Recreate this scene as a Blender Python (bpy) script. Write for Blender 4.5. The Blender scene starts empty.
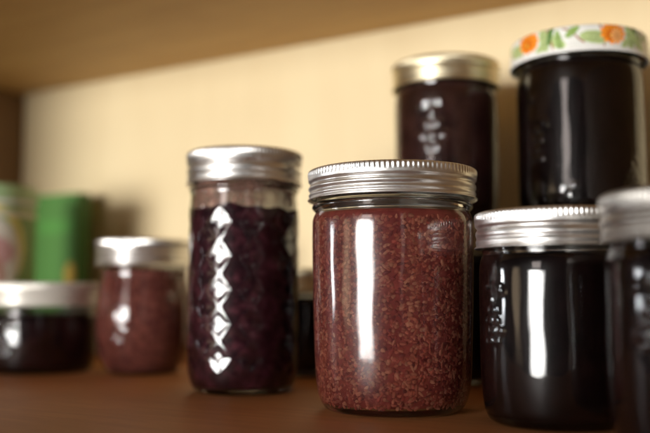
import bpy, math, random
import numpy as np
from mathutils import Vector
random.seed(7); rng = np.random.default_rng(11)
S = bpy.context.scene
COL = S.collection
PI = math.pi

# ------------------------------------------------------------------ helpers
def mesh_np(name, V, F, mats=(), parent=None, smooth=True, midx=None, cols=None, edges_sharp=False):
    me = bpy.data.meshes.new(name)
    me.from_pydata([tuple(v) for v in V], [], [tuple(f) for f in F]); me.update()
    for m in mats: me.materials.append(m)
    if midx is not None: me.polygons.foreach_set('material_index', np.asarray(midx, dtype=np.int32))
    if smooth: me.polygons.foreach_set('use_smooth', [True]*len(me.polygons))
    if cols is not None:
        a = me.color_attributes.new('paint', 'FLOAT_COLOR', 'POINT')
        c = np.ones((len(V), 4), dtype=np.float32); c[:, :3] = cols
        a.data.foreach_set('color', c.ravel())
    o = bpy.data.objects.new(name, me); COL.objects.link(o)
    if parent: o.parent = parent
    return o

def chaikin(P, n=2, closed=False):
    P = [np.array(p, float) for p in P]
    for _ in range(n):
        Q = [P[0]]
        for a, b in zip(P[:-1], P[1:]):
            Q += [a*.75+b*.25, a*.25+b*.75]
        Q.append(P[-1]); P = Q
    return np.array(P)

def resample(P, step):
    P = np.asarray(P, float); d = np.r_[0, np.cumsum(np.linalg.norm(np.diff(P, axis=0), axis=1))]
    n = max(2, int(round(d[-1]/step))+1); t = np.linspace(0, d[-1], n)
    return np.c_[np.interp(t, d, P[:, 0]), np.interp(t, d, P[:, 1])]

def lathe(P, n, fun=None):
    """P rows (r,z); r==0 ends become poles. fun(theta, r, z, i) -> r, z arrays"""
    P = np.asarray(P, float); m = len(P)
    th = np.linspace(0, 2*PI, n, endpoint=False)
    T, I = np.meshgrid(th, np.arange(m)); R = P[I, 0]; Z = P[I, 1]
    if fun is not None: R, Z = fun(T, R, Z, I)
    V = np.stack([R*np.cos(T), R*np.sin(T), Z], -1).reshape(-1, 3)
    i = np.arange(m-1)[:, None]; j = np.arange(n)[None, :]; k = (j+1) % n
    F = np.stack([i*n+j, i*n+k, (i+1)*n+k, (i+1)*n+j], -1).reshape(-1, 4)
    return V, F

def merge_poles(o):
    import bmesh
    bm = bmesh.new(); bm.from_mesh(o.data)
    bmesh.ops.remove_doubles(bm, verts=bm.verts, dist=1e-6)
    bmesh.ops.recalc_face_normals(bm, faces=bm.faces)
    bm.to_mesh(o.data); bm.free()

def thing(name, label, cat, loc, rotz=0, group=None):
    o = bpy.data.objects.new(name, None); COL.objects.link(o)
    o.empty_display_size = .02
    o.location = loc; o.rotation_euler = (0, 0, rotz)
    o['label'] = label; o['category'] = cat
    if group: o['group'] = group
    return o

# ------------------------------------------------------------------ materials
def mat(name):
    m = bpy.data.materials.new(name); m.use_nodes = True
    nt = m.node_tree; b = nt.nodes['Principled BSDF']
    return m, nt, b
def N(nt, t, **kw):
    n = nt.nodes.new(t)
    for k, v in kw.items():
        if k in n.inputs: n.inputs[k].default_value = v
        else: setattr(n, k, v)
    return n
def ramp(nt, src, stops):
    r = nt.nodes.new('ShaderNodeValToRGB'); e = r.color_ramp.elements
    while len(e) < len(stops): e.new(.5)
    for q, (p, c) in zip(e, stops): q.position = p; q.color = (*c, 1)
    nt.links.new(src, r.inputs['Fac']); return r.outputs['Color']
def coords(nt, scale=(1, 1, 1)):
    tc = nt.nodes.new('ShaderNodeTexCoord'); mp = nt.nodes.new('ShaderNodeMapping')
    mp.inputs['Scale'].default_value = scale
    nt.links.new(tc.outputs['Object'], mp.inputs['Vector']); return mp.outputs['Vector']
def bump(nt, b, h, strength=.3, dist=.001):
    n = N(nt, 'ShaderNodeBump', Strength=strength, Distance=dist)
    nt.links.new(h, n.inputs['Height']); nt.links.new(n.outputs['Normal'], b.inputs['Normal'])

def wood(name, c1, c2, scale, rough=.5, bstr=.15):
    m, nt, b = mat(name)
    v = coords(nt, scale)
    n1 = N(nt, 'ShaderNodeTexNoise', Scale=4, Detail=8, Roughness=.6, Distortion=.6)
    nt.links.new(v, n1.inputs['Vector'])
    v2 = coords(nt, (7, 7, 7))
    n2 = N(nt, 'ShaderNodeTexNoise', Scale=2, Detail=4); nt.links.new(v2, n2.inputs['Vector'])
    mx = N(nt, 'ShaderNodeMix', data_type='FLOAT'); mx.inputs[0].default_value = .4
    nt.links.new(n1.outputs['Fac'], mx.inputs[2]); nt.links.new(n2.outputs['Fac'], mx.inputs[3])
    nt.links.new(ramp(nt, mx.outputs[0], [(.3, c1), (.7, c2)]), b.inputs['Base Color'])
    b.inputs['Roughness'].default_value = rough
    bump(nt, b, n1.outputs['Fac'], bstr, .0006)
    return m
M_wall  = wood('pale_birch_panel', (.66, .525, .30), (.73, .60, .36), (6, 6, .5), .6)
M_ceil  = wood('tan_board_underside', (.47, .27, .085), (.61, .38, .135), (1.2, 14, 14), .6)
M_shelf = wood('red_brown_shelf', (.40, .15, .042), (.58, .24, .075), (4, 40, 30), .5)
M_side  = wood('brown_side_board', (.15, .08, .03), (.21, .115, .045), (8, 8, .8), .6)

def glass_mat(name, tint=(1, 1, 1), film=.1):
    m, nt, b = mat(name)
    b.inputs['Base Color'].default_value = (*tint, 1)
    b.inputs['Transmission Weight'].default_value = 1
    b.inputs['IOR'].default_value = 1.5; b.inputs['Roughness'].default_value = .015
    v = coords(nt); n = N(nt, 'ShaderNodeTexNoise', Scale=70, Detail=2); nt.links.new(v, n.inputs['Vector'])
    bump(nt, b, n.outputs['Fac'], .07, .0010)
    # faint handling film over the gloss
    b.inputs['Coat Weight'].default_value = film; b.inputs['Coat Roughness'].default_value = .30; b.inputs['Coat IOR'].default_value = 1.4
    n2 = N(nt, 'ShaderNodeTexNoise', Scale=45, Detail=6); nt.links.new(v, n2.inputs['Vector'])
    r = N(nt, 'ShaderNodeMapRange'); r.inputs[1].default_value=.45; r.inputs[2].default_value=.75
    r.inputs[3].default_value=.01; r.inputs[4].default_value=.10
    nt.links.new(n2.outputs['Fac'], r.inputs[0]); nt.links.new(r.outputs[0], b.inputs['Roughness'])
    return m
M_glass = glass_mat('clear_glass', (.97, .985, .97), .08)
M_handled = glass_mat('handled_glass', (.97, .985, .97), .5)

def metal(name, col, rough=.24):
    m, nt, b = mat(name)
    b.inputs['Metallic'].default_value = 1
    v = coords(nt, (1, 1, 4)); n = N(nt, 'ShaderNodeTexNoise', Scale=60, Detail=8, Roughness=.65); nt.links.new(v, n.inputs['Vector'])
    c2 = tuple(x*.86 for x in col)
    nt.links.new(ramp(nt, n.outputs['Fac'], [(.35, c2), (.6, col)]), b.inputs['Base Color'])
    r = N(nt, 'ShaderNodeMapRange'); r.inputs[1].default_value=.3; r.inputs[2].default_value=.7
    r.inputs[3].default_value=rough-.06; r.inputs[4].default_value=rough+.12
    nt.links.new(n.outputs['Fac'], r.inputs[0]); nt.links.new(r.outputs[0], b.inputs['Roughness'])
    bump(nt, b, n.outputs['Fac'], .08, .0004)
    return m
M_tin  = metal('tinned_steel', (.93, .915, .89), .33)
M_gold = metal('gold_lacquered_steel', (.88, .79, .56), .36)
M_dull = metal('dull_dimmed_metal', (.42, .40, .37), .42)  # rougher lid metal, its grey darkened to stand for the dim light there
M_whit, _nt, _b = mat('cream_enamel'); _b.inputs['Base Color'].default_value = (.72, .69, .62, 1)
_b.inputs['Roughness'].default_value = .32; _b.inputs['Metallic'].default_value = .25

def jam_mat(name, stops, scale, rough=.35, sss=0, vor=None):
    m, nt, b = mat(name)
    v = coords(nt)
    n = N(nt, 'ShaderNodeTexNoise', Scale=scale, Detail=5, Roughness=.6); nt.links.new(v, n.inputs['Vector'])
    src = n.outputs['Fac']
    if vor:
        vo = N(nt, 'ShaderNodeTexVoronoi', Scale=vor); nt.links.new(v, vo.inputs['Vector'])
        sp = nt.nodes.new('ShaderNodeSeparateColor'); nt.links.new(vo.outputs['Color'], sp.inputs[0])
        mx = N(nt, 'ShaderNodeMix', data_type='FLOAT'); mx.inputs[0].default_value = .55
        nt.links.new(src, mx.inputs[2]); nt.links.new(sp.outputs[0], mx.inputs[3]); src = mx.outputs[0]
        bump(nt, b, vo.outputs['Distance'], .5, .001)
    nt.links.new(ramp(nt, src, stops), b.inputs['Base Color'])
    b.inputs['Roughness'].default_value = rough
    b.inputs['Specular IOR Level'].default_value = .04
    if sss:
        b.inputs['Subsurface Weight'].default_value = sss
        b.inputs['Subsurface Radius'].default_value = (1, .25, .15); b.inputs['Subsurface Scale'].default_value = .0015
    return m
M_redjam = jam_mat('red_seedy_jam', [(.3, (.14, .021, .019)), (.7, (.25, .050, .038))], 160, .3)
M_seed, _nt, _b = mat('jam_seed')
_a = _nt.nodes.new('ShaderNodeVertexColor'); _a.layer_name = 'paint'; _nt.links.new(_a.outputs[0], _b.inputs['Base Color'])
_b.inputs['Roughness'].default_value = .35; _b.inputs['Specular IOR Level'].default_value = .2
M_purple = jam_mat('purple_berry_preserve', [(.25, (.010, .003, .005)), (.5, (.034, .008, .012)), (.75, (.13, .032, .046))], 130, .3)
M_pink = jam_mat('dusty_pink_jam', [(.3, (.15, .042, .034)), (.7, (.27, .088, .066))], 120, .4, 0, 330)
M_dark = jam_mat('near_black_jam', [(.3, (.003, .0012, .0010)), (.7, (.010, .0038, .0032))], 60, .35)
M_wine = jam_mat('dark_wine_jam', [(.3, (.007, .0018, .002)), (.7, (.024, .006, .006))], 60, .35)
M_brown = jam_mat('brown_wine_jam', [(.3, (.020, .007, .006)), (.7, (.065, .024, .019))], 60, .35)
def paint_mat(name, rough=.3):
    m, nt, b = mat(name)
    a = nt.nodes.new('ShaderNodeVertexColor'); a.layer_name = 'paint'
    nt.links.new(a.outputs[0], b.inputs['Base Color']); b.inputs['Roughness'].default_value = rough
    return m
M_paint = paint_mat('printed_enamel', .28); M_card = paint_mat('printed_card', .5)

# ------------------------------------------------------------------ jars
mm = .001
def embossing(bumps):
    """bumps: (theta, z, radius, height) round berries, or (theta,z,a,b,ang,height) leaves; mm"""
    def f(T, R, Z):
        d = np.zeros_like(R)
        for q in bumps:
            dt = (T-q[0]+PI) % (2*PI)-PI; x = dt*R; y = Z-q[1]*mm
            if len(q) == 4:
                s = 1-(x*x+y*y)/(q[2]*mm)**2
                d = np.maximum(d, q[3]*mm*np.sqrt(np.clip(s, 0, 1)))
            else:
                c, s_ = math.cos(q[4]), math.sin(q[4]); u = x*c+y*s_; w = -x*s_+y*c
                s = 1-(u/(q[2]*mm))**2-(w/(q[3]*mm))**2
                d = np.maximum(d, q[5]*mm*np.sqrt(np.clip(s, 0, 1))*(.75+.25*np.cos(w*2500)))
        return d
    return f

def grapes(th, z, s=1.0, r=36, hh=.9, sp=5.6, br=2.6, rows=(1, 2, 3, 4, 3)):
    L = []
    k = s/r
    for row, cnt in enumerate(rows):
        for c in range(cnt):
            L.append((th+(c-(cnt-1)/2)*sp*k, z+(8-row*sp*.9)*s, br*s, hh))
    L.append((th-7*k, z+13*s, 6*s, 3.2*s, .5, .6*s)); L.append((th+7*k, z+13.5*s, 6*s, 3.2*s, -.5, .6*s))
    L.append((th+0*k, z+16*s, 1.1*s, 4*s, .2, .6*s))
    return L

def quilt(n, h, z0, z1, amp, ph):
    def f(T, R, Z):
        a = T*n/(2*PI); b = (Z-ph*mm)/(h*mm)
        u = (a+b) % 1.0; v = (a-b) % 1.0
        p = np.minimum(np.minimum(u, 1-u), np.minimum(v, 1-v))*2      # faceted pads with grooves
        p = np.clip(p/.62, 0, 1); p = p*p*(3-2*p)
        env = np.clip((Z/mm-z0)/4, 0, 1)*np.clip((z1-Z/mm)/4, 0, 1)
        return -amp*mm*p*env
    return f

q_em = None
def glass_body(outer, wall, floor_t, seg, disp, parent, step=.8, gm=None):
    O = resample(chaikin(np.array(outer)*mm, 3), step*mm)
    ins = []
    # inner wall: offset outer inward
    d = np.gradient(O, axis=0); nrm = np.c_[-d[:, 1], d[:, 0]]; nrm /= np.linalg.norm(nrm, axis=1)[:, None]+1e-12
    I = O+nrm*wall*mm
    # keep only the part above the floor thickness, radius positive
    I = I[(I[:, 1] > floor_t*mm) & (I[:, 0] > 0)]
    I = resample(I, 1.6*mm)
    flr = I[0].copy()
    top = O[-1]; rimmid = (O[-1]+I[-1])/2+np.array([0, .5*mm])
    inner_prof = I.copy()
    P = np.vstack([[[0, O[0, 1]+1.2*mm]], O, [rimmid], I[::-1], [[flr[0]*.6, floor_t*mm+.2*mm]], [[0, floor_t*mm+.8*mm]]])
    nO = len(O); ph0 = parent.location.x*97+parent.location.z*31
    def fun(T, R, Z, Idx):
        m = (Idx >= 1) & (Idx <= nO)
        if disp is not None: R = R+np.where(m, disp(T, R, Z), 0)
        zs = Z/mm; e = np.clip(zs/8, 0, 1)
        wv = .045*np.sin(5*T+zs*.07+ph0)+.035*np.sin(9*T-zs*.045+2*ph0)+.022*np.sin(17*T+zs*.11+3*ph0)+.02*np.sin(3*T+zs*.25+ph0)+.012*np.sin(26*T-zs*.19+ph0*5)
        R = R+np.where(m, wv*mm*e*(.25 if disp is q_em and disp else 1), 0)
        return R, Z
    V, F = lathe(P, seg, fun)
    o = mesh_np('glass', V, F, [gm or M_glass], parent); merge_poles(o)
    return inner_prof, o

def jam_body(inner, fill, m, parent, seg=160, push=.5, lump=0, topcol=None):
    P = inner[inner[:, 1] < fill*mm].copy(); P[:, 0] += push*mm
    P = np.vstack([[[0, P[0, 1]-.0002]], P])
    r = P[-1, 0]
    P = np.vstack([P, [[r-.8*mm, fill*mm+.6*mm], [r-3*mm, fill*mm-.4*mm], [r*.7, fill*mm-.1*mm], [r*.4, fill*mm+.8*mm], [0, fill*mm+.5*mm]]])
    def fun(T, R, Z, I):
        if lump:
            w = (np.sin(T*3+1)+.6*np.sin(T*7+2)+.5*np.sin(T*13))*lump*mm
            Z = np.where(Z > (fill-8)*mm, Z+w*np.clip((Z-(fill-8)*mm)/(8*mm), 0, 1)*np.clip(R/.02, 0, 1), Z)
        return R, Z
    V, F = lathe(resample_keep(P), seg, fun)
    o = mesh_np('jam', V, F, [m], parent); merge_poles(o)
    return o
def resample_keep(P): return resample(P, 1.6*mm)

def screw_band(parent, R, ztop, h, m, n_knurl=96, disc=True, discmat=None, phase=0.0):
    k = h/15.
    prof = [(-7.5, -.55), (-7.2, .0), (-2.2, 0), (-1.0, -.05), (-.35, -.5), (0, -1.3), (0, -2.2), (0, -3.2), (-.05, -4.6), (-.12, -5.6),
            (-.9, -6.3), (-1.25, -7.0), (-.8, -7.8), (-.25, -8.8), (-.25, -9.6), (-.95, -10.6), (-1.05, -11.1), (-.4, -12.0), (-.35, -12.8), (-.85, -13.5),
            (-.6, -14.1), (.15, -14.5), (.35, -14.9), (.0, -15.1)]
    O = np.array([(R+a, ztop+b*k) for a, b in prof])*mm
    O = resample(chaikin(O, 2), .3*mm)
    I = O[::-1].copy(); I[:, 0] -= .45*mm; I[:, 1] = np.minimum(I[:, 1], (ztop-.45)*mm)
    P = np.vstack([O, I[1:]])
    def fun(T, Rr, Z, Idx):
        zz = (ztop*mm-Z)/mm/k
        kn = np.clip((zz-.2)/.6, 0, 1)*np.clip((4.2-zz)/1.6, 0, 1)
        w = np.cos(T*n_knurl); w = np.sign(w)*np.abs(w)**.7
        # rolled thread wanders up and down round the band
        tz = (zz > 7.2)*(zz < 13.9)
        Rn = Rr+.22*mm*kn*w
        Rn = Rn+tz*.15*mm*np.sin((zz-7)*1.9+T*1.0+phase)*np.clip((zz-7.2)/.8, 0, 1)*np.clip((13.9-zz)/.8, 0, 1)
        return Rn, Z
    n = n_knurl*8
    V, F = lathe(P, n, fun)
    o = mesh_np('screw_band', V, F, [m], parent)
    if disc:
        Q = np.array([(0, -.75), (R-12, -.75), (R-11, -.95), (R-9.5, -.95), (R-8.6, -.75), (R-6, -.62), (R-2, -.6), (R-1.4, -.9), (R-2, -1.8), (R-5, -1.8), (0, -1.8)], float)
        Q[:, 1] += ztop; V, F = lathe(Q*mm, 96)
        d = mesh_np('flat_lid', V, F, [discmat or m], parent); merge_poles(d)
    return o

def jar(label, x, y, z, H, lidR, lidh, outer, fill, jam, band=M_tin, disp=None, group=None, rotz=0, wall=2.3, seg=240, step=.9, lump=0, knurl=96, phase=0, name='jam_jar', floor_t=4.5, push=1.2, gm=None):
    t = thing(name, label, 'jar', (x, y, z), rotz, group)
    inner, g = glass_body(outer, wall, floor_t, seg, disp, t, step, gm)
    j = jam_body(inner, fill, jam, t, lump=lump, push=push)
    if lidR: screw_band(t, lidR, H, lidh, band, knurl, phase=phase)
    return t, inner, j

# (theta measured from +X; -Y faces the camera, window light comes from about theta = -135 deg)
TH = lambda deg: math.radians(-90-deg)       # deg to the left of the line towards -Y

# ---- front jar, seedy red jam
oF = [(25, 1.2), (31, .2), (34, .8), (36.5, 4), (38.2, 9), (39.3, 18), (40.2, 40), (40.8, 70), (41, 86), (41, 93), (40.9, 95.5), (40.0, 98), (39.2, 99.2),
      (40.0, 100.0), (41.0, 101.0), (41.3, 102.0), (40.6, 103.4), (39.2, 104.4), (38.9, 106), (39.0, 110), (39, 117.8)]
front, inF, jamF = jar('large front jar of grainy red seedy jam with a silver screw lid, in sharp focus', .0345, .430, 0, 120.6, 43.2, 15.3,
    oF, 97.3, M_redjam, push=.5, gm=M_handled, group='jam jars on the shelf', seg=300, step=.6, knurl=112, phase=.6)
# seeds pressed against the glass, kept inside the jam part's own mesh
def seeds_into(o, inner, fill, n, L, W, palette, push):
    me = o.data
    nv = len(me.vertices); V0 = np.empty(nv*3, dtype=np.float64); me.vertices.foreach_get('co', V0); V0 = V0.reshape(-1, 3)
    F0 = [tuple(p.vertices) for p in me.polygons]
    pr = inner[inner[:, 1] < (fill-.6)*mm]
    a, b = 8, 5
    us = np.linspace(0, 2*PI, a, endpoint=False); vs = np.linspace(0, PI, b+1)[1:-1]
    base = [(0, 0, 1)]+[(math.sin(v)*math.cos(u), math.sin(v)*math.sin(u), math.cos(v)) for v in vs for u in us]+[(0, 0, -1)]
    base = np.array(base)
    fb = [(0, 1+i, 1+(i+1) % a) for i in range(a)]
    for r in range(len(vs)-1):
        for i in range(a): fb.append((1+r*a+i, 1+(r+1)*a+i, 1+(r+1)*a+(i+1) % a, 1+r*a+(i+1) % a))
    last = 1+a*len(vs); fb += [(last, 1+(len(vs)-1)*a+(i+1) % a, 1+(len(vs)-1)*a+i) for i in range(a)]
    VV = [V0]; FF = list(F0); cols = [np.tile(np.array(palette[0])[None], (nv, 1))]; off = nv
    idx = [0]*len(F0)
    arc = np.r_[0, np.cumsum(np.linalg.norm(np.diff(pr, axis=0), axis=1))]
    for k in range(n):
        s = random.random()*arc[-1]; r = np.interp(s, arc, pr[:, 0]); z = np.interp(s, arc, pr[:, 1])
        s2 = min(arc[-1], s+.001); r2 = np.interp(s2, arc, pr[:, 0]); z2 = np.interp(s2, arc, pr[:, 1])
        t = random.random()*2*PI
        er = np.array([math.cos(t), math.sin(t), 0]); et = np.array([-math.sin(t), math.cos(t), 0])
        m_ = er*(r2-r)+np.array([0, 0, z2-z]); m_ /= np.linalg.norm(m_)+1e-9
        nn = np.cross(et, m_)
        if nn@er < 0: nn = -nn
        an = random.gauss(.4, .9); tilt = random.gauss(0, .35)
        ax = et*math.cos(an)+m_*math.sin(an); bx = -et*math.sin(an)+m_*math.cos(an)
        ax2 = ax*math.cos(tilt)+nn*math.sin(tilt); n2 = -ax*math.sin(tilt)+nn*math.cos(tilt)
        l = L*random.uniform(.6, 1.25)/2*mm; w = W*random.uniform(.7, 1.2)/2*mm; h = w*.55
        B = base.copy(); tap = 1-.35*B[:, 0]
        c = er*(r+(push-.12)*mm+random.uniform(-.40, .30)*mm)+np.array([0, 0, z])
        P = c+(B[:, 0:1]*l)*ax2+(B[:, 1:2]*tap[:, None]*w)*bx+(B[:, 2:3]*tap[:, None]*h)*n2
        # stay inside the glass wall
        rr = np.hypot(P[:, 0], P[:, 1]); lim = r+(push+.75)*mm; sc = np.minimum(1, lim/np.maximum(rr, 1e-6)); P[:, 0] *= sc; P[:, 1] *= sc
        VV.append(P); FF += [tuple(q+off for q in f) for f in fb]; off += len(base)
        idx += [1]*len(fb)
        pc = np.array(random.choice(palette))*random.uniform(.75, 1.2)
        cols.append(np.tile(pc[None], (len(base), 1)))
    V = np.vstack(VV); C_ = np.vstack(cols)
    parent = o.parent; mats = [o.data.materials[0], M_seed]; nm = o.name
    bpy.data.objects.remove(o)
    return mesh_np('jam', V, FF, mats, parent, True, idx, C_)
seeds_into(jamF, inF, 96.5, 9800, 3.5, 1.75, [(.34, .095, .060), (.38, .13, .080), (.29, .062, .042), (.42, .165, .10), (.23, .040, .030), (.32, .080, .050), (.16, .022, .019)], .5)

# ---- tall quilted jar
oQ = [(20, 1.4), (26, .2), (28.5, .9), (30.8, 4), (32.6, 10), (33.2, 16), (33.2, 60), (33.2, 104), (33.1, 109), (32.8, 113), (32.4, 117), (32.6, 119), (33.3, 120.2), (33.2, 121.4),
      (31.6, 122.6), (31.2, 124), (31.3, 140)]
q_em = quilt(11, 19.3, 10, 110, .46, 2.4)
tq, inQ, _j = jar('tall slim jar with a diamond quilted glass pattern and dark purple preserve', -.0493, .511, 0, 143.4, 35.2, 19.6, oQ, 108.5, M_purple, push=.9, disp=q_em,
    group='jam jars on the shelf', seg=416, step=.5, lump=.9, rotz=math.radians(4.5), phase=2.0, knurl=100)

M_film, _nt, _b = mat('jam_residue'); _b.inputs['Roughness'].default_value = .5
_v = coords(_nt, (1, 1, .8)); _n = N(_nt, 'ShaderNodeTexNoise', Scale=85, Detail=6, Roughness=.7); _nt.links.new(_v, _n.inputs['Vector'])
_nt.links.new(ramp(_nt, _n.outputs['Fac'], [(.3, (.30, .12, .09)), (.7, (.55, .30, .24))]), _b.inputs['Base Color'])
_r = N(_nt, 'ShaderNodeMapRange'); _r.inputs[1].default_value = .36; _r.inputs[2].default_value = .68; _r.inputs[3].default_value = .18; _r.inputs[4].default_value = .88
_nt.links.new(_n.outputs['Fac'], _r.inputs[0]); _nt.links.new(_r.outputs[0], _b.inputs['Alpha'])
Pf = inQ[(inQ[:, 1] > 107*mm) & (inQ[:, 1] < 128*mm)].copy(); Pf[:, 0] -= .12*mm
V, F = lathe(np.vstack([Pf, Pf[::-1]-np.array([.1*mm, 0])]), 160)
ro = mesh_np('residue', V, F, [M_film], tq); ro['label'] = 'thin pinkish jam smears inside the glass above the fill line'

# ---- generic regular-mouth half pint
def half_pint(H, rb=34.5, lidh=16.5):
    k = H-lidh
    return [(20, 1.4), (27, .2), (30.5, 1.0), (32.6, 5), (rb-.9, 11), (rb-.2, 20), (rb, 40), (rb, k-18), (rb-.1, k-9), (rb-.6, k-5.5), (rb-1.8, k-3), (rb-1.7, k-1.4),
            (rb-1.3, k-.3), (rb-2.2, k+.6), (31.2, k+1.6), (31.2, H-2.4)]
G = 'jam jars on the shelf'
# jar right of the front jar
em6 = embossing(grapes(TH(70), 48, .9, 34.5, .45)+grapes(TH(-28), 46, .9, 34.5, .5))
jar('near black jar with a silver lid, directly right of the front red jam jar', .1055, .385, 0, 95, 36.2, 16.5, half_pint(95), 75, M_dark, disp=em6, group=G, seg=300, step=.7, phase=3.4, knurl=104)
# nearest jar at the right edge
em7 = embossing(grapes(TH(20), 46, .95, 34.5)+grapes(TH(52), 50, .8, 34.5))
jar('strongly blurred dark jar cut off by the right edge, nearest the camera', .1395, .310, 0, 95, 36.2, 18, half_pint(95, 34.8, 18), 74, M_dark, band=M_dull, disp=em7, group=G, seg=300, step=.7, phase=1.0, knurl=104)
# small round pink jar
oP = [(18, 1.4), (21.5, .2), (24.5, 1.2), (28, 5), (31.8, 13), (34.2, 24), (35.0, 36), (34.7, 48), (33.2, 60), (31.4, 69), (31.2, 73), (31.8, 76), (31.0, 78), (30.6, 80), (31.2, 82), (31.2, 95.5)]
em3 = embossing(grapes(TH(18), 30, .55, 34)+[(TH(31), 44, 9, .9)])
jar('small rounded jar of dusty pink jam with a silver lid, left of the quilted jar', -.1350, .630, 0, 98, 35.6, 18.5, oP, 76, M_pink, disp=em3, group=G, seg=300, step=.7, phase=.3)
# squat wide jar far left
oS = [(26, 1.4), (34, .2), (37, 1.0), (39, 4), (40, 9), (40.6, 20), (40.8, 36), (40.4, 40), (39.6, 43), (39.6, 45), (40.2, 46), (39.2, 47.4), (38.6, 49), (38.6, 63)]
em4 = embossing(grapes(TH(22), 24, .85, 40, 1.0, 7.4, 2.8, (1, 2, 3, 2)))
jar('squat wide jar of dark red jam with a cream white lid at the far left', -.2165, .646, 0, 66.5, 43.0, 17.0, oS, 42, M_wine, band=M_whit, disp=em4, group=G, seg=300, step=.7, knurl=112, phase=2.2)
# hidden low jar between front and quilted jars
oL = half_pint(76)
jar('low gold lidded jar glimpsed between the quilted jar and the front jar', -.0155, .622, 0, 76, 36.2, 16.5, oL, 55, M_dark, band=M_gold, group=G, seg=160, step=1.2)
# stack: gold lid jar on its support
jar('lower jar of the back stack, gold lid glimpsed beside the front jar', .082, .560, 0, 103, 36.2, 16.5, half_pint(103), 83, M_dark, band=M_gold, group=G, seg=160, step=1.2)
em_g = embossing(grapes(TH(23), 62, 1.1, 34.5, 1.0, 7.6, 2.9, (1, 2, 3, 2)))
jar('dark embossed jar with a pale gold lid, stacked at the back above the front jar', .082, .560, .1036, 108.5, 36.2, 17, half_pint(108.5), 92, M_brown, band=M_gold, disp=em_g, group=G, seg=300, step=.7, phase=1.7, knurl=104)
# support of the floral jar
jar('dark jar behind the black jar, carrying the flowered lid jar', .1580, .513, 0, 103, 36.2, 16.5, half_pint(103), 84, M_dark, group=G, seg=120, step=1.4)

# ---- floral lug-lid jar
tf, innf, jf = jar('dark jar with a white flowered lid stacked at the upper right', .1580, .513, .1036, 0, 0, 0,
    [(24, 1.4), (32, .2), (35, 1.0), (37, 5), (37.8, 11), (38, 20), (38, 74), (37.9, 84), (37.2, 89), (36, 91.5), (36.6, 93), (37.2, 94), (36.4, 95.2), (36.0, 97), (36.2, 106)],
    93, M_dark, disp=embossing(grapes(TH(-30), 24, .6, 38, .7, 7, 3)+grapes(TH(58), 45, .8, 38, .6, 8, 3, (1, 2, 1, 2))+[(TH(26), 11, 4, .7), (TH(22), 17, 2.2, .6), (TH(62), 70, 2.4, .6)]), group=G, seg=300, step=.7)
RL = 41.5
pl = [(0, 109.3), (20, 109.3), (34, 109.4), (36.5, 110.2), (38.2, 110.3), (39.8, 109.8), (40.7, 108.6), (41, 107), (41.1, 100), (41.2, 94.5), (41.7, 93.9), (42.1, 93.0), (41.9, 92.1), (41.2, 91.8), (40.6, 92.4), (40.4, 94),
      (40.4, 106.5), (39.5, 108.2), (36, 108.6), (0, 108.5)]
pl = [(a, 110.3-(110.3-b)*.88) for a, b in pl]
PL = resample(np.array(pl)*mm, .45*mm)
V, F = lathe(PL, 720)
th = np.arctan2(V[:, 1], V[:, 0]); rr = np.hypot(V[:, 0], V[:, 1]); zz = V[:, 2]/mm
def ang(a): return (th-a+PI) % (2*PI)-PI
C = np.tile(np.array([.80, .79, .74]), (len(V), 1))
# unroll the skirt + top to a flat print: u along the rim (mm), w = up the skirt then inwards over the top
w = np.where(zz > 108.6, 14+(41-rr/mm), zz-95)
gr = (np.abs((th*41/1.5) % 1-.5) > .40) | (np.abs((w/1.5) % 1-.5) > .40)
C[gr] = [.62, .64, .60]
def blob(u0, w0, a, b, rot, col, ruffle=0, shade=None):
    u = ang(TH(u0))*41; v = w-w0; c, s = math.cos(rot), math.sin(rot)
    x = u*c+v*s; y = -u*s+v*c
    q = np.sqrt((x/a)**2+(y/b)**2); ph = np.arctan2(y/b, x/a)
    edge = 1+ruffle*np.cos(ph*11)
    m_ = q < edge
    base = np.array(col)
    f = (.75+.35*np.clip(q, 0, 1))[:, None]
    vein = (np.abs(y) < .18)[:, None] if shade == 'leaf' else np.zeros((len(q), 1), bool)
    cc = base*f; cc = np.where(vein, base*1.7, cc)
    if shade == 'petal': cc = cc*(1+.3*np.cos(ph*11))[:, None]
    C[m_] = cc[m_]
def stem(u0, w0, u1, w1, wd, col, wob=.8):
    for t in np.linspace(0, 1, 60):
        u = u0+(u1-u0)*t; v = w0+(w1-w0)*t+wob*math.sin(t*5)
        x = ang(TH(u))*41; m_ = (x*x+(w-v)**2) < wd*wd; C[m_] = col
GRN = (.22, .34, .08); LG = (.38, .47, .20); OR = (.78, .24, .02); BR = (.33, .12, .05); DG = (.10, .20, .05)
rs = random.Random(5)
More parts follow.
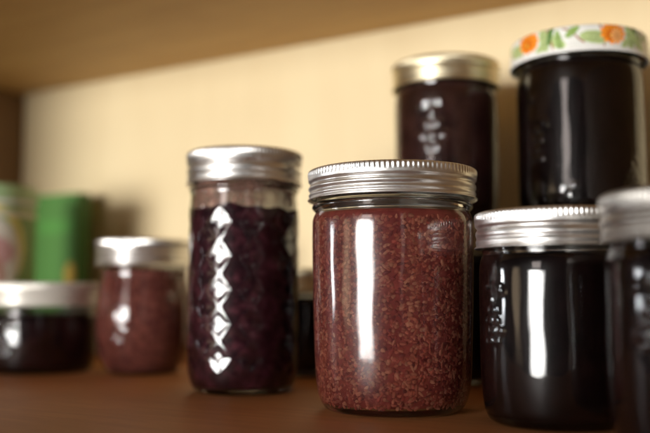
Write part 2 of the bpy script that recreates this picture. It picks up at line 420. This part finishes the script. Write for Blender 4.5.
for k in range(5):      # the spray repeats round the rim, every time a little different
    jt = (lambda a: 0) if k == 0 else (lambda a: rs.uniform(-a, a))
    o_ = -12+k*72+jt(3)
    stem(o_+8, 1.5, o_+12, 20, .5, BR, 1.2); stem(o_+40, 13, o_+24, 5, .5, BR, 1.0); stem(o_-24, 2, o_-17, 19, .5, BR)
    blob(o_+15+jt(2), 7, 9.0, 3.9, -.12, LG, 0, 'leaf'); blob(o_+47+jt(2), 6, 7, 3.0, -.5, (.42, .53, .22), 0, 'leaf')
    blob(o_+33, 11, 5, 2.2, .7, GRN, 0, 'leaf'); blob(o_+60, 4, 5, 1.8, .9, LG, 0, 'leaf')
    blob(o_-16, 8, 2.8, 9, .15, LG, 0, 'leaf'); blob(o_-22, 12, 1.8, 8, -.2, DG, 0, 'leaf'); blob(o_-29, 6, 2.0, 7, .2, GRN, 0, 'leaf')
    blob(o_, 9.5, 7.6, 6.4, 0, OR, .07, 'petal'); blob(o_+1, 8.2, 3.6, 3.2, 0, (.60, .13, .01)); blob(o_+1.5, 8.0, 1.2, 1.1, 0, (.80, .45, .05))
    blob(o_+68, 8, 3.6, 4.4, 0, (.78, .36, .12), .08, 'petal'); blob(o_+54, 11, 4.5, 1.7, -.3, (.42, .53, .22), 0, 'leaf')
    blob(o_+24, 20, 7, 3, .6, GRN, 0, 'leaf'); blob(o_-8, 24, 6, 5, 0, OR, .08, 'petal')
C[(w < 1.6) & (rr > .0405)] = [.80, .80, .77]
flid = mesh_np('flowered_lid', V, F, [M_paint], tf, True, None, C); 
flid['label'] = 'white enamel lid printed with orange flowers and green leaves'

# ---- round tin at the left back
tc = thing('canister', 'blurred round tin with a pink and cream label at the left edge', 'canister', (-.2760, .699, 0))
Pc = resample(np.array([(0, 1.0), (30, 1.0), (31.5, 0), (33, .5), (33.3, 2), (32.6, 3.5), (32.6, 70), (32.6, 132), (33.2, 134), (32.6, 135.5), (31, 135.5), (0, 135.5)])*mm, 1.0*mm)
V, F = lathe(Pc, 200); thc = np.arctan2(V[:, 1], V[:, 0]); zc = V[:, 2]/mm
C = np.tile(np.array([.13, .24, .06]), (len(V), 1))
def cb(u0, z0, a, b, col, ring=None):
    x = ((thc-TH(u0)+PI) % (2*PI)-PI)*32.6; q = np.sqrt((x/a)**2+((zc-z0)/b)**2)
    C[(q < 1) if ring is None else ((q < 1) & (q > ring))] = col
for sgn in (0, 180):
    cb(-14+sgn, 95, 30, 36, (.52, .44, .12), .8); cb(-14+sgn, 88, 26, 33, (.50, .47, .40))
    cb(-14+sgn, 92, 21, 13, (.40, .22, .21)); cb(-14+sgn, 74, 14, 16, (.30, .16, .12)); cb(-12+sgn, 72, 8, 10, (.75, .70, .66))
C[(zc > 121) & (zc < 126)] = [.50, .48, .36]; C[zc > 131] = [.62, .60, .55]
o = mesh_np('tin_body', V, F, [M_card], tc, True, None, C); merge_poles(o)
V, F = lathe(resample(np.array([(0, 147), (28, 147), (30, 147.4), (32, 147), (33.4, 146), (33.8, 144), (33.8, 134.5), (34.0, 134), (33.4, 134), (33.2, 143), (31, 145.5), (0, 145.6)])*mm, .8*mm), 160)
lidm, _nt, _b = mat('pale_green_plastic'); _b.inputs['Base Color'].default_value = (.27, .38, .19, 1); _b.inputs['Roughness'].default_value = .35
o = mesh_np('press_lid', V, F, [lidm], tc); merge_poles(o)

# ---- green carton
wallang = math.atan2(-.512, .859)
tb = thing('carton', 'upright green cardboard carton by the back wall, right of the round tin', 'box', (-.2315, .785, 0), wallang)
def carton(w_, d_, h_):
    n = 40; V = []; F = []; C_ = []
    def face(o, a, b, na, nb, fn):
        s = len(V)
        for j in range(nb+1):
            for i in range(na+1):
                p = np.array(o)+np.array(a)*i/na+np.array(b)*j/nb; V.append(p); C_.append(fn(i/na, j/nb))
        for j in range(nb):
            for i in range(na): F.append((s+j*(na+1)+i, s+j*(na+1)+i+1, s+(j+1)*(na+1)+i+1, s+(j+1)*(na+1)+i))
    def front(u, v):
        if v < .07: return (.10, .22, .05)
        if (u-.84)**2/.012+(v-.50)**2/.006 < 1: return (.62, .40, .06)
        if abs(v-.80) < .045 and .12 < u < .88: return (.08, .27, .045)
        return (.075, .215, .04)
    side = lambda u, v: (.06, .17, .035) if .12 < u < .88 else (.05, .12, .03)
    g = lambda u, v: (.05, .24, .04)
    face((-w_, 0, 0), (w_, 0, 0), (0, 0, h_), 30, 60, front)
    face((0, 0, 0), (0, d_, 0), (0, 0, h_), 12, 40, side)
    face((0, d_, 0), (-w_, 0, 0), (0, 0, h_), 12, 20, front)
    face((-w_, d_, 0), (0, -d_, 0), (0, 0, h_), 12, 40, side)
    face((-w_, 0, h_), (w_, 0, 0), (0, d_, 0), 12, 4, g)
    face((-w_, d_, 0), (w_, 0, 0), (0, -d_, 0), 12, 4, g)
    return V, F, C_
V, F, C_ = carton(.060, .015, .153)
o = mesh_np('carton_body', V, F, [M_card], tb, False, None, np.array(C_))
merge_poles(o)
mb = o.modifiers.new('b', 'BEVEL'); mb.width = .0008; mb.segments = 2; mb.limit_method = 'ANGLE'
# tucked flap standing slightly proud of the top
V = [(-.059, .001, 0.1532), (-.001, .001, 0.1532), (-.001, .0135, 0.1545), (-.059, .0135, 0.1545), (-.059, .001, 0.1537), (-.001, .001, 0.1537), (-.001, .0135, .155), (-.059, .0135, .155)]
F = [(0, 3, 2, 1), (4, 5, 6, 7), (0, 1, 5, 4), (1, 2, 6, 5), (2, 3, 7, 6), (3, 0, 4, 7)]
mesh_np('top_flap', V, F, [M_card], tb, False, None, np.array([(.06, .30, .05)]*8))

# ------------------------------------------------------------------ cupboard (rotated with the back wall)
WN = Vector((.5113, .8594, 0)); WT = Vector((.8594, -.5113, 0))     # into the wall, along it to the right
corner = Vector((-.3394*.935, .935*.935, 0))
rot = math.atan2(WT.y, WT.x)
DEP = .42; CEIL = .2685
def board(name, x0, x1, y0, y1, z0, z1, m, bev=.0015):
    """local frame: x along wall from the left corner, y into the wall (0 = wall face)"""
    V = [(x, y, z) for z in (z0, z1) for y in (y0, y1) for x in (x0, x1)]
    F = [(0, 2, 3, 1), (4, 5, 7, 6), (0, 1, 5, 4), (2, 6, 7, 3), (0, 4, 6, 2), (1, 3, 7, 5)]
    o = mesh_np(name, V, F, [m], None, False)
    o.location = corner; o.rotation_euler = (0, 0, rot)
    o['kind'] = 'structure'
    b = o.modifiers.new('b', 'BEVEL'); b.width = bev; b.segments = 3
    return o
board('shelf', -.02, .79, -DEP, .002, -.02, 0, M_shelf)
board('back_wall', -.02, .79, .0, .012, .0005, CEIL+.02, M_wall)
board('side_panel', .74, .76, -DEP-.002, -.001, .0006, CEIL-.0006, M_side)  # unseen right panel, added to cut wall bounce on the front jar
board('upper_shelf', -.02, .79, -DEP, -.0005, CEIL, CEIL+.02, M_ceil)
board('side_panel', -.022, 0, -DEP-.002, -.001, .0006, CEIL-.0006, M_side)

# ------------------------------------------------------------------ light
def area(name, az, dist, elev, w, h, L, col, tgt=(.03, .45, .06), soft=None):
    a = math.radians(az); e = math.radians(elev)
    p = Vector(tgt)+Vector((-math.sin(a)*math.cos(e), -math.cos(a)*math.cos(e), math.sin(e)))*dist
    d = bpy.data.lights.new(name, 'AREA'); d.shape = 'RECTANGLE'; d.size = w; d.size_y = h
    d.energy = L*PI*w*h; d.color = col
    o = bpy.data.objects.new(name, d); COL.objects.link(o); o.location = p
    o.rotation_euler = (Vector(tgt)-p).to_track_quat('-Z', 'Y').to_euler()
    if soft:      # a window is brightest in its middle and dims towards frame and sill
        d.use_nodes = True; nt = d.node_tree; em = nt.nodes['Emission']
        ge = nt.nodes.new('ShaderNodeNewGeometry'); sp = nt.nodes.new('ShaderNodeSeparateXYZ')
        nt.links.new(ge.outputs['Parametric'], sp.inputs[0])
        def fade(src, a0, a1):
            r = nt.nodes.new('ShaderNodeMapRange'); r.interpolation_type = 'SMOOTHSTEP'
            r.inputs[1].default_value = a0; r.inputs[2].default_value = a1; nt.links.new(src, r.inputs[0]); return r.outputs[0]
        def mul(p, q):
            n = nt.nodes.new('ShaderNodeMath'); n.operation = 'MULTIPLY'; nt.links.new(p, n.inputs[0]); nt.links.new(q, n.inputs[1]); return n.outputs[0]
        k = fade(sp.outputs[0], 0, soft[0]); k = mul(k, fade(sp.outputs[0], 1, 1-soft[0]))
        k = mul(k, fade(sp.outputs[1], 0, soft[1])); k = mul(k, fade(sp.outputs[1], 1, 1-soft[2]))
        nt.links.new(k, em.inputs['Strength'])
    return o
area('window_light', 43, 5.0, -3.0, 2.45, 1.8, 60, (1, .98, .95), soft=(.36, .60, .16))
area('window_upper_light', 41, 5.0, 14.5, 1.2, 1.5, 6.0, (1, .86, .80), soft=(.2, .2, .3))
area('left_window_light', 97, 1.5, 1.0, .30, .34, 34, (.95, .97, 1), soft=(.45, .6, .3))
area('room_wall_light', 70, 1.8, 1.0, .55, .60, 2.6, (1, .76, .50), soft=(.4, .4, .3))
area('room_light', -9, 3.0, 12, .40, 2.2, .9, (.95, .93, .88), soft=(.4, .3, .3))
area('right_window_light', -43, 2.0, .5, .045, .34, 14, (.75, .86, 1))
area('right_far_light', -58, 2.0, -1, .035, .20, 14, (.75, .86, 1))
w = bpy.data.worlds.new('World'); S.world = w; w.use_nodes = True
w.node_tree.nodes['Background'].inputs[0].default_value = (.80, .86, 1, 1)
w.node_tree.nodes['Background'].inputs[1].default_value = .018

# ------------------------------------------------------------------ camera
cd = bpy.data.cameras.new('camera'); cam = bpy.data.objects.new('camera', cd); COL.objects.link(cam)
cd.sensor_width = 36; cd.lens = 46.5; cd.clip_start = .01; cd.clip_end = 50
cam.location = (0, 0, .0574); cam.rotation_euler = (math.radians(90+5.34), 0, 0)
cd.dof.use_dof = True; cd.dof.focus_distance = .400; cd.dof.aperture_fstop = 3.5; cd.dof.aperture_blades = 0
S.camera = cam
S.view_settings.view_transform = 'Standard'; S.view_settings.look = 'None'; S.view_settings.exposure = 0; S.view_settings.gamma = 1
S.render.engine = 'CYCLES'
c = S.cycles
c.max_bounces = 14; c.transmission_bounces = 10; c.glossy_bounces = 6; c.diffuse_bounces = 4; c.transparent_max_bounces = 8
c.caustics_reflective = True; c.caustics_refractive = True; c.blur_glossy = .3; c.sample_clamp_indirect = 6
c.use_denoising = True
try: c.denoiser = 'OPENIMAGEDENOISE'
except Exception: pass
